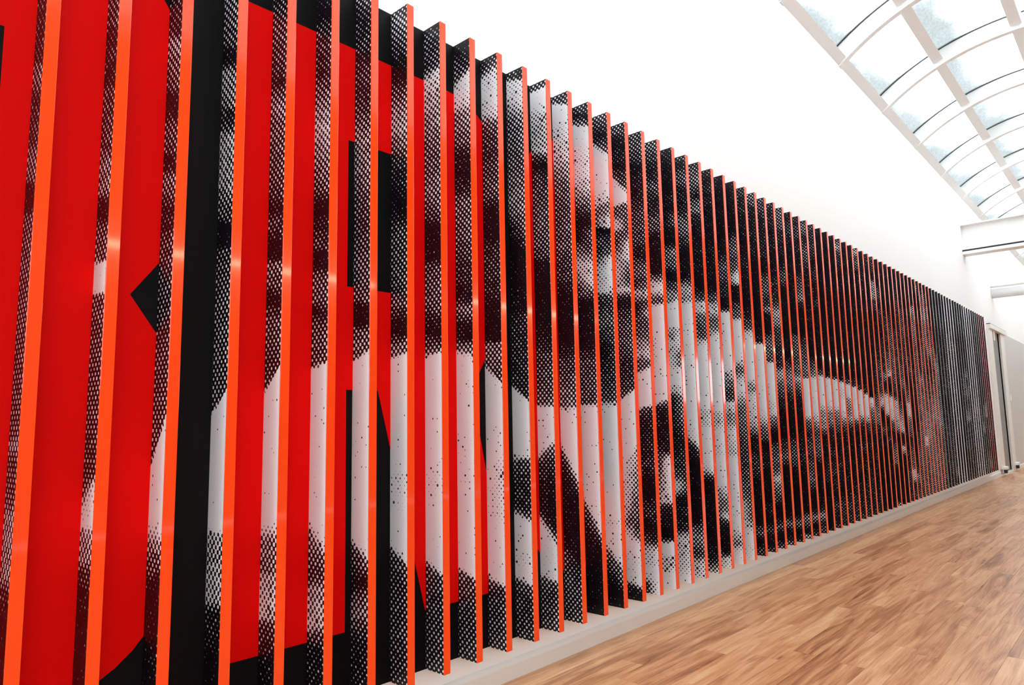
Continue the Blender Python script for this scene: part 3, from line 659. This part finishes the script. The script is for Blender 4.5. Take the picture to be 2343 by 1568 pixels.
    25: '2209,2189,30,30 2157,2137,40,40 2082,2063,22,22 1985,1967,38,38 1896,1879,30,30 1822,1806,14,14 1748,1734,10,10 1638,1625,5,5 1565,1553,10,10 1492,1481,20,20 1441,1431,5,5 1334,1325,2,2 1226,1218,4,4 1200,1193,25,25 1124,1118,42,42 1080,1074,55,55 1054,1049,90,90 1048,1043,100,100 840,838,97,97 796,794,70,70 746,745,55,55 684,684,35,35 610,610,34,34 529,531,40,40 467,470,16,16 464,467,50,50 461,464,14,14 443,445,2,2 209,215,3,3 155,162,20,20 121,128,55,55 86,94,40,40 57,65,20,20 13,21,35,35',
    26: '2209,2188,25,25 2101,2082,28,28 2010,1992,22,22 1919,1902,16,16 1806,1791,22,22 1730,1716,12,12 1633,1620,20,20 1596,1583,22,22 1558,1547,4,4 1345,1336,2,2 1156,1150,3,3 1137,1130,25,25 1091,1086,45,45 1078,1073,98,98 898,895,97,97 866,863,70,70 827,825,55,55 764,762,55,55 713,712,55,55 681,680,30,30 624,624,14,14 510,512,12,12 485,488,16,16 424,427,25,25 348,352,20,20 297,302,10,10 261,267,3,3 5,13,1,1',
    27: '2214,2194,3,3 1356,1347,3,3 1103,1098,4,4 1084,1078,40,40 1067,1062,95,95 906,903,95,95 867,864,75,75 827,825,55,55 749,748,50,50 697,696,25,25 600,600,14,14 535,537,25,25 468,470,16,16 395,398,25,25 286,290,16,16 208,214,10,10 157,163,30,30 105,112,20,20 54,61,16,16 8,16,25,25',
    28: '2211,2191,3,3 1367,1358,3,3 1109,1103,3,3 1075,1070,45,45 1059,1053,97,97 867,864,95,95 841,838,60,60 838,835,85,85 834,832,55,55 778,776,45,45 707,706,35,35 651,651,16,16 567,568,10,10 497,499,14,14 427,430,25,25 323,327,14,14 219,225,10,10 151,157,30,30 82,89,25,25',
    29: '2215,2195,3,3 1378,1369,3,3 1140,1134,3,3 1082,1076,12,12 1056,1051,55,55 1049,1044,95,95 994,990,78,78 936,932,80,80 907,904,95,95 827,825,90,90 777,775,60,60 726,725,36,36 669,668,16,16 526,527,12,12 419,422,16,16 277,282,12,12 137,143,30,30 53,60,25,25',
    30: '2211,2192,25,25 2145,2126,55,55 2093,2076,25,25 1998,1982,20,20 1933,1917,5,5 1112,1106,3,3 1102,1096,10,10 1049,1044,40,40 1035,1030,96,96 960,956,95,95 931,927,60,60 849,847,50,50 776,774,60,60 732,730,34,34 666,665,8,8 483,485,10,10 338,342,12,12 266,271,20,20 159,164,22,22 51,58,25,25',
    31: '2211,2193,3,3 1117,1112,3,3 1114,1109,14,14 1031,1026,30,30 1016,1011,97,97 812,810,95,95 782,780,70,70 745,743,40,40 700,699,14,14 588,588,10,10 439,442,14,14 329,332,12,12 219,223,20,20 36,43,25,25',
    32: '2211,2193,6,6 2104,2087,12,12 2029,2012,4,4 1123,1117,3,3 1012,1007,30,30 992,988,97,97 865,863,93,93 812,809,80,80 773,772,50,50 720,719,25,25 659,659,10,10 545,546,18,18 432,434,18,18 319,323,10,10 207,212,22,22 36,43,25,25',
    33: '2214,2196,40,40 2175,2157,55,55 2136,2119,30,30 2090,2073,36,36 1974,1959,12,12 1821,1807,5,5 1128,1123,3,3 987,983,25,25 960,956,97,97 803,801,97,97 772,771,70,70 726,724,30,30 656,655,14,14 501,503,16,16 386,389,12,12 271,275,20,20 21,28,22,22',
    34: '2212,2194,8,8 2074,2057,14,14 1956,1941,14,14 1800,1787,4,4 1134,1128,3,3 970,966,3,3 950,947,30,30 938,935,95,95 898,895,95,95 867,864,60,60 787,785,40,40 724,722,25,25 613,613,12,12 456,458,16,16 300,303,12,12 145,150,20,20 14,20,20,20',
    35: '2212,2195,12,12 2112,2096,16,16 1976,1961,5,5 1660,1648,12,12 1542,1532,6,6 1269,1262,5,5 1177,1171,20,20 1014,1009,16,16 908,905,40,40 811,808,50,50 738,736,40,40 689,689,22,22 569,570,10,10 449,451,2,2 14,21,1,1',
    36: '2208,2191,30,30 2135,2118,25,25 2013,1998,16,16 1972,1958,60,60 1835,1822,60,60 1811,1798,30,30 1755,1742,36,36 1714,1703,20,20 1634,1623,4,4 1396,1387,4,4 1332,1324,20,20 1198,1192,40,40 1100,1095,30,30 1017,1012,36,36 950,947,70,70 893,890,80,80 851,849,30,30 818,816,10,10 720,719,12,12 687,686,45,45 646,646,30,30 605,605,5,5 16,22,1,1',
    37: '2207,2190,3,3 1976,1961,4,4 1935,1921,36,36 1853,1839,30,30 1771,1758,5,5 1722,1710,30,30 1673,1661,20,20 1567,1557,3,3 1486,1477,20,20 1325,1317,25,25 1205,1198,30,30 1147,1141,60,60 1105,1099,30,30 1062,1057,5,5 1003,999,30,30 969,966,95,95 835,832,92,92 793,791,50,50 768,766,5,5 701,700,20,20 668,667,30,30 634,634,5,5 585,585,40,40 551,552,20,20 477,478,2,2 370,372,20,20 312,315,2,2 10,16,1,1',
    38: '2206,2189,3,3 1787,1775,3,3 1704,1692,20,20 1621,1610,30,30 1456,1447,20,20 1252,1245,50,50 1156,1150,80,80 1144,1138,30,30 1083,1078,10,10 1023,1019,5,5 972,968,50,50 946,942,90,90 852,849,95,95 767,765,75,75 716,715,40,40 682,681,40,40 640,639,4,4 563,564,20,20 471,472,50,50 378,381,50,50 328,331,10,10 261,265,2,2 45,51,2,2 20,26,50,50',
    39: '2212,2195,3,3 1803,1791,5,5 1676,1665,30,30 1509,1499,40,40 1300,1293,40,40 1161,1155,40,40 1114,1109,35,35 1026,1022,30,30 974,970,30,30 922,919,70,70 809,807,75,75 714,713,70,70 662,661,60,60 628,627,15,15 576,576,3,3 422,424,5,5 23,29,2,2 -2,4,30,30',
    40: '2213,2197,3,3 1776,1764,5,5 1477,1468,30,30 1266,1259,30,30 1154,1149,30,30 1030,1025,14,14 941,938,16,16 809,806,60,60 712,711,72,72 642,641,70,70 624,624,5,5 537,537,3,3 502,503,80,80 450,451,60,60 415,417,5,5 1,7,2,2',
    41: '2213,2197,3,3 1923,1910,20,20 1853,1840,25,25 1661,1650,20,20 1359,1351,25,25 1230,1224,40,40 1160,1154,40,40 1096,1091,50,50 1015,1011,30,30 898,895,12,12 764,762,5,5 585,585,3,3 452,454,20,20 364,366,25,25 276,279,30,30 57,63,25,25',
    42: '2209,2193,3,3 1985,1971,10,10 1763,1751,35,35 1630,1620,40,40 1499,1490,30,30 1237,1230,25,25 1128,1123,10,10 1009,1005,40,40 945,941,50,50 890,887,85,85 808,806,80,80 744,743,50,50 627,626,45,45 563,564,20,20 446,448,40,40 312,315,40,40 258,262,85,85 196,200,80,80 151,156,30,30 18,24,30,30',
    43: '2212,2196,3,3 1868,1855,4,4 1688,1677,25,25 1420,1412,20,20 1243,1237,40,40 1086,1081,10,10 946,943,10,10 761,760,5,5 577,577,5,5 395,396,10,10 258,261,30,30 213,217,60,60 123,127,30,30 6,11,35,35',
    44: '2215,2200,3,3 1884,1871,10,10 1610,1600,15,15 1249,1243,20,20 1137,1132,20,20 948,945,20,20 760,758,10,10 573,573,30,30 434,435,50,50 295,298,40,40 157,161,40,40 20,25,35,35',
    45: '2208,2193,3,3 1937,1924,10,10 1900,1887,60,60 1807,1795,45,45 1714,1704,50,50 1484,1476,40,40 1256,1249,40,40 1046,1041,40,40 902,899,50,50 759,757,40,40 617,616,50,50 475,476,45,45 287,290,45,45 26,31,40,40',
    46: '2210,2195,5,5 1916,1904,5,5 1775,1764,20,20 1541,1532,20,20 1262,1256,25,25 1166,1161,60,60 1049,1045,40,40 903,900,50,50 758,756,55,55 585,585,60,60 566,566,95,95 508,509,95,95 470,471,50,50 279,282,40,40 33,38,40,40',
    47: '2201,2187,25,25 2124,2110,30,30 2028,2015,10,10 1836,1825,15,15 1551,1542,35,35 1363,1355,40,40 1251,1245,30,30 954,950,40,40 757,755,55,55 562,562,60,60 416,417,50,50 271,273,50,50 31,35,40,40',
    48: '2212,2197,10,10 2046,2032,40,40 1851,1840,50,50 1754,1744,40,40 1562,1553,50,50 1466,1458,30,30 1257,1251,20,20 955,952,40,40 806,803,50,50 657,656,55,55 459,460,50,50 263,265,50,50 38,43,40,40',
    49: '2202,2187,10,10 2063,2050,30,30 1866,1854,40,40 1670,1660,30,30 1475,1467,55,55 1378,1371,20,20 1263,1257,20,20 906,903,50,50 805,803,60,60 604,603,40,40 354,356,50,50 56,61,40,40',
    50: '2201,2187,6,6 1980,1968,8,8 1682,1672,30,30 1484,1476,45,45 1269,1263,30,30 907,904,50,50 754,752,60,60 550,550,40,40 347,349,45,45 45,50,40,40',
    51: '2200,2186,6,6 1895,1884,6,6 1593,1585,10,10 1294,1288,60,60 1275,1269,60,60 1118,1113,40,40 856,854,50,50 753,751,60,60 546,546,40,40 238,241,40,40 34,39,35,35',
    52: '2207,2193,5,5 2081,2068,10,10 1914,1902,15,15 1665,1655,20,20 1459,1451,20,20 1254,1248,10,10 1183,1178,20,20 1102,1097,5,5 940,936,10,10 778,776,40,40 537,537,40,40 299,301,35,35 61,65,30,30',
    53: '2208,2195,5,5 2013,2001,10,10 1760,1750,25,25 1509,1501,30,30 1260,1254,20,20 1095,1090,40,40 1023,1019,35,35 941,938,10,10 818,816,40,40 533,533,40,40 211,214,40,40 -29,-24,35,35',
    54: '2210,2196,10,10 2029,2017,10,10 1858,1847,35,35 1603,1594,30,30 1434,1426,10,10 1266,1260,40,40 1098,1094,50,50 1095,1091,40,40 942,939,10,10 777,775,40,40 447,448,45,45 203,205,40,40 -41,-36,40,40',
    55: '2211,2197,6,6 1785,1775,6,6 1699,1690,40,40 1527,1519,40,40 1314,1308,50,50 1144,1139,50,50 1070,1066,30,30 902,899,20,20 734,732,40,40 484,484,45,45 235,238,40,40 128,132,70,70 71,74,30,30',
    56: '2211,2198,5,5 1885,1874,10,10 1667,1658,50,50 1493,1485,50,50 1277,1271,20,20 1116,1112,40,40 945,942,40,40 690,689,30,30 606,605,50,50 437,438,5,5 269,271,10,10 144,147,40,40',
    57: '2211,2198,5,5 1988,1976,25,25 1722,1712,45,45 1458,1450,40,40 1283,1277,30,30 1077,1072,50,50 861,858,30,30 646,645,40,40 517,517,10,10 262,264,5,5 93,96,40,40',
    58: '2210,2197,5,5 1823,1813,10,10 1644,1635,40,40 1421,1414,30,30 1124,1119,15,15 861,858,10,10 687,685,5,5 169,172,6,6 41,45,40,40',
    59: '2210,2197,5,5 1654,1645,6,6 1474,1466,5,5 861,859,5,5 422,423,4,4 117,120,20,20 -12,-8,40,40',
    60: '2217,2204,10,10 1848,1838,20,20 1756,1747,5,5 1391,1384,5,5 1210,1204,30,30 1207,1201,35,35 1041,1037,40,40 862,859,20,20 594,593,30,30 417,417,40,40 152,155,20,20 21,25,35,35',
    61: '2206,2194,20,20 1860,1850,20,20 1767,1758,5,5 1398,1391,5,5 1278,1273,50,50 1226,1221,50,50 1044,1040,60,60 907,904,20,20 735,734,95,95 681,680,30,30 591,590,40,40 412,412,40,40 144,147,20,20 11,15,35,35',
    62: '2214,2201,20,20 1873,1863,20,20 1779,1769,5,5 1405,1398,5,5 1284,1278,85,85 1238,1232,20,20 1126,1122,50,50 1123,1119,50,50 1046,1042,70,70 954,951,30,30 734,732,90,90 661,660,20,20 497,497,40,40 316,317,30,30 46,49,30,30',
    63: '2211,2198,30,30 1885,1875,20,20 1790,1781,5,5 1364,1358,5,5 1142,1138,50,50 956,952,30,30 770,768,20,20 493,493,40,40 218,220,30,30 36,40,30,30',
    64: '2208,2195,50,50 1994,1984,40,40 1705,1697,20,20 1418,1412,10,10 1146,1141,20,20 957,954,40,40 816,814,60,60 582,582,50,50 396,397,40,40 119,122,40,40',
    65: '2214,2202,20,20 1910,1900,20,20 1619,1611,30,30 1329,1323,10,10 1150,1145,30,30 863,861,60,60 674,673,40,40 391,392,40,40 110,113,40,40',
    66: '2220,2208,5,5 1824,1815,20,20 1530,1522,30,30 1238,1232,25,25 1057,1053,40,40 864,861,60,60 576,576,40,40 291,293,40,40 102,105,40,40',
    67: '2206,2194,10,10 1836,1826,10,10 1538,1530,30,30 1144,1140,30,30 962,958,40,40 574,573,40,40 94,96,40,40',
    68: '2201,2189,25,25 1948,1938,20,20 1847,1838,5,5 1646,1638,30,30 1446,1439,5,5 1260,1255,5,5 1012,1009,10,10 766,764,30,30 571,570,95,95 512,512,20,20 279,280,30,30 85,88,40,40',
    69: '2206,2194,25,25 1858,1849,5,5 1655,1647,25,25 1453,1446,5,5 1252,1246,20,20 1164,1160,15,15 965,961,20,20 885,882,60,60 716,714,50,50 568,567,40,40 469,469,5,5 322,323,20,20 175,177,60,60 28,31,40,40',
    70: '2201,2189,10,10 1870,1860,20,20 1767,1758,10,10 1664,1656,20,20 1460,1453,10,10 1155,1150,5,5 966,963,40,40 885,883,90,90 765,763,90,90 725,723,10,10 565,564,20,20 366,366,10,10 266,268,40,40 118,120,70,70 19,22,40,40',
    71: '2195,2183,20,20 1985,1975,10,10 1777,1768,40,40 1570,1563,30,30 1261,1256,20,20 1258,1253,10,10 917,914,50,50 764,762,30,30 562,561,50,50 360,361,10,10 160,162,20,20 60,63,30,30',
    72: '2188,2177,20,20 1893,1883,20,20 1683,1674,30,30 1473,1467,40,40 1266,1260,10,10 1263,1257,20,20 969,966,40,40 661,660,20,20 508,508,50,50 305,306,10,10 102,105,30,30 52,55,30,30',
    73: '2176,2165,30,30 2096,2085,40,40 1904,1894,20,20 1798,1789,30,30 1533,1526,30,30 1270,1265,20,20 1075,1071,30,30 814,812,40,40 556,555,50,50 402,402,10,10 145,148,40,40 54,56,40,40',
}

mural = tag(empty('slatted_mural', (0, 0, Z0)), 'long slatted mural with black and white halftone portrait and orange-red slat edges', 'mural')

# back panel with giant red lettering
panel = box('back_panel', (N_FIRST * PITCH - 0.12, N_LAST * PITCH + 0.05, DEPTH - 0.006, WALL_Y - 0.001, Z0, Z0 + HT), M_BLACK, mural)
panel['label'] = 'black back panel'
def letter(name, label, outer, holes=()):
    """flat letter cut from thin film, lying on the panel"""
    cu = bpy.data.curves.new(name, 'CURVE')
    cu.dimensions = '2D'
    cu.fill_mode = 'BOTH'
    cu.extrude = 0.0006
    for pts in (outer, *holes):
        s = cu.splines.new('POLY')
        s.points.add(len(pts) - 1)
        for q, (x, z) in enumerate(pts):
            s.points[q].co = (x, z, 0, 1)
        s.use_cyclic_u = True
    tmp = bpy.data.objects.new('tmp', cu)
    col.objects.link(tmp)
    dg = bpy.context.evaluated_depsgraph_get()
    me = bpy.data.meshes.new_from_object(tmp.evaluated_get(dg))
    bpy.data.objects.remove(tmp, do_unlink=True)
    me.materials.clear()
    me.materials.append(M_RED)
    o = link(name, me, None, panel)
    o.rotation_euler = (math.radians(90), 0, 0)
    o.location = Vector((0, DEPTH - 0.0068, Z0)) - (panel.location + mural.location)
    o['label'] = label
    return o
LB, LT = 0.184, 2.012                  # feet and tops of the letters
def arc(cx, cz, r, a0, a1, n=8):
    return [(cx + r * math.cos(math.radians(a0 + (a1 - a0) * k / n)), cz + r * math.sin(math.radians(a0 + (a1 - a0) * k / n))) for k in range(n + 1)]
# B: stem at the left, out of frame; bowls with a pointed waist
B_out = [(-1.43, LB), (-0.93, LB + 0.004)] + [(-0.86, 0.20), (-0.814, 0.224), (-0.783, 0.243), (-0.747, 0.273), (-0.724, 0.301), (-0.705, 0.33), (-0.705, 1.0), (-0.788, 1.117), (-0.705, 1.232), (-0.705, 1.86), (-0.74, 1.913), (-0.79, 1.965), (-0.86, 2.0)] + [(-1.43, LT)]
B_h1 = [(-1.25, 1.219), (-1.072, 1.219), (-1.072, 1.692), (-1.25, 1.692)]
B_h2 = [(-1.25, 0.49), (-1.072, 0.49), (-1.072, 0.90), (-1.25, 0.90)]
letter('letter_b', 'giant red letter B', B_out, (B_h1, B_h2))
R_out = [(-0.53, LB), (-0.165, LB), (-0.168, 0.898), (-0.05, 0.898), (0.142, LB), (0.53, LB), (0.405, 0.735), (0.36, 0.90), (0.47, 1.085)] + \
        [(0.53, 1.16), (0.53, 1.74)] + arc(0.26, 1.742, 0.27, 0, 90, 8) + [(-0.53, LT)]
R_h = [(-0.168, 1.220), (0.045, 1.220), (0.045, 1.696), (-0.168, 1.696)]
letter('letter_r', 'giant red letter R', R_out, (R_h,))
O_out = arc(0.93, 1.742, 0.27, 180, 90, 8) + arc(1.30, 1.742, 0.27, 90, 0, 8) + arc(1.30, 0.454, 0.27, 0, -90, 8) + arc(0.93, 0.454, 0.27, -90, -180, 8)
O_h = [(1.0, 0.50), (1.23, 0.50), (1.23, 1.696), (1.0, 1.696)]
letter('letter_stroke', 'red letter almost hidden behind the slats', O_out, (O_h,))

# slats
def parse(s):
    k = np.array([[float(v) for v in t.split(',')] for t in s.split()])
    return k[:, 0] / 1000, k[:, 1] / 1000, k[:, 2] / 100, k[:, 3] / 100

NU = 9
def tone_grid(i, zs):
    za, zb, ta, tb = parse(PRINTS[i])
    out = np.zeros((len(zs), NU + 1))
    for c in range(NU + 1):
        u = c / NU
        zk = za * (1 - u) + zb * u
        tk = ta * (1 - u) + tb * u
        out[:, c] = np.interp(zs, zk[::-1], tk[::-1])
    return out

rng = np.random.default_rng(3)
def slat_mesh(i):
    NV = 220 if i < 45 else 110
    zs = np.linspace(0, HT, NV + 1)
    tone = tone_grid(i, zs)
    tone = tone * (1.0 if i < 36 else 0.86 if i < 52 else 0.52)
    tone = np.where(tone < 0.5, 0.42 * (tone / 0.5) ** 1.5, 0.42 + (tone - 0.5) * 1.24)
    tone = np.where(tone > 1.03, 1.12, tone)
    us = np.linspace(0, 1, NU + 1)
    # left (printed) face, x = 0, from the wall (u = 0) to the front edge (u = 1)
    yy = DEPTH - 0.006 - us * (DEPTH - 0.006 - 0.003)
    V = np.zeros(((NV + 1) * (NU + 1) + 8, 3))
    V[:-8, 1] = np.tile(yy, NV + 1)
    V[:-8, 2] = np.repeat(zs, NU + 1)
    b, fr, t = DEPTH - 0.006, 0.003, THICK
    V[-8:] = [(0, b, 0), (t, b, 0), (t, fr, 0), (0, fr, 0), (0, b, HT), (t, b, HT), (t, fr, HT), (0, fr, HT)]
    r_, c_ = np.meshgrid(np.arange(NV), np.arange(NU), indexing='ij')
    a = (r_ * (NU + 1) + c_).ravel()
    quads = np.stack([a, a + NU + 1, a + NU + 2, a + 1], 1)
    n0 = (NV + 1) * (NU + 1)
    extra = np.array([(0, 3, 2, 1), (4, 5, 6, 7), (1, 2, 6, 5), (0, 1, 5, 4), (2, 3, 7, 6)]) + n0
    F = np.vstack([quads, extra])
    me = bpy.data.meshes.new('slat')
    me.vertices.add(len(V))
    me.vertices.foreach_set('co', V.ravel())
    me.loops.add(F.size)
    me.loops.foreach_set('vertex_index', F.ravel())
    me.polygons.add(len(F))
    me.polygons.foreach_set('loop_start', np.arange(0, F.size, 4))
    me.polygons.foreach_set('material_index', np.concatenate([np.zeros(len(quads), int), np.ones(len(extra), int)]))
    me.update(calc_edges=True)
    me.materials.append(M_PRINT)
    me.materials.append(M_SLAT_CORE)
    at = me.attributes.new('tone', 'FLOAT', 'POINT')
    at.data.foreach_set('value', np.concatenate([tone.ravel(), np.zeros(8)]).astype(np.float32))
    ul = me.uv_layers.new(name='print')
    uvp = np.zeros((len(V), 2))
    uvp[:-8, 0] = np.tile((i + us) * (DEPTH - 0.009), NV + 1) + 3.0
    uvp[:-8, 1] = np.repeat(zs, NU + 1)
    ul.data.foreach_set('uv', uvp[F.ravel()].ravel())
    return me

edge_mes = {}
def edge_mesh(mat):
    if mat.name not in edge_mes:
        me = box_mesh('edge_strip', [(-0.0006, THICK + 0.0006, 0.0, 0.0034, -0.0006, HT + 0.0006)], 0.0009)
        me.materials.append(mat)
        edge_mes[mat.name] = me
    return edge_mes[mat.name]

for i in range(N_FIRST, N_LAST + 1):
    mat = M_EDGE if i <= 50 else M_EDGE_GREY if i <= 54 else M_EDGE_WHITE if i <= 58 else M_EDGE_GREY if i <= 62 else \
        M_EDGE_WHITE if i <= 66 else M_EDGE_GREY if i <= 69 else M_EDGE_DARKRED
    s = link('slat', slat_mesh(i), None, mural, (i * PITCH, 0, 0))
    s['label'] = 'vertical slat printed with a strip of black and white halftone'
    e_ = link('edge_strip', edge_mesh(mat), None, s)
    e_['label'] = 'glossy orange-red front edge' if mat == M_EDGE else 'glossy grey front edge' if mat == M_EDGE_GREY else \
        'glossy white front edge' if mat == M_EDGE_WHITE else 'glossy dark red front edge'
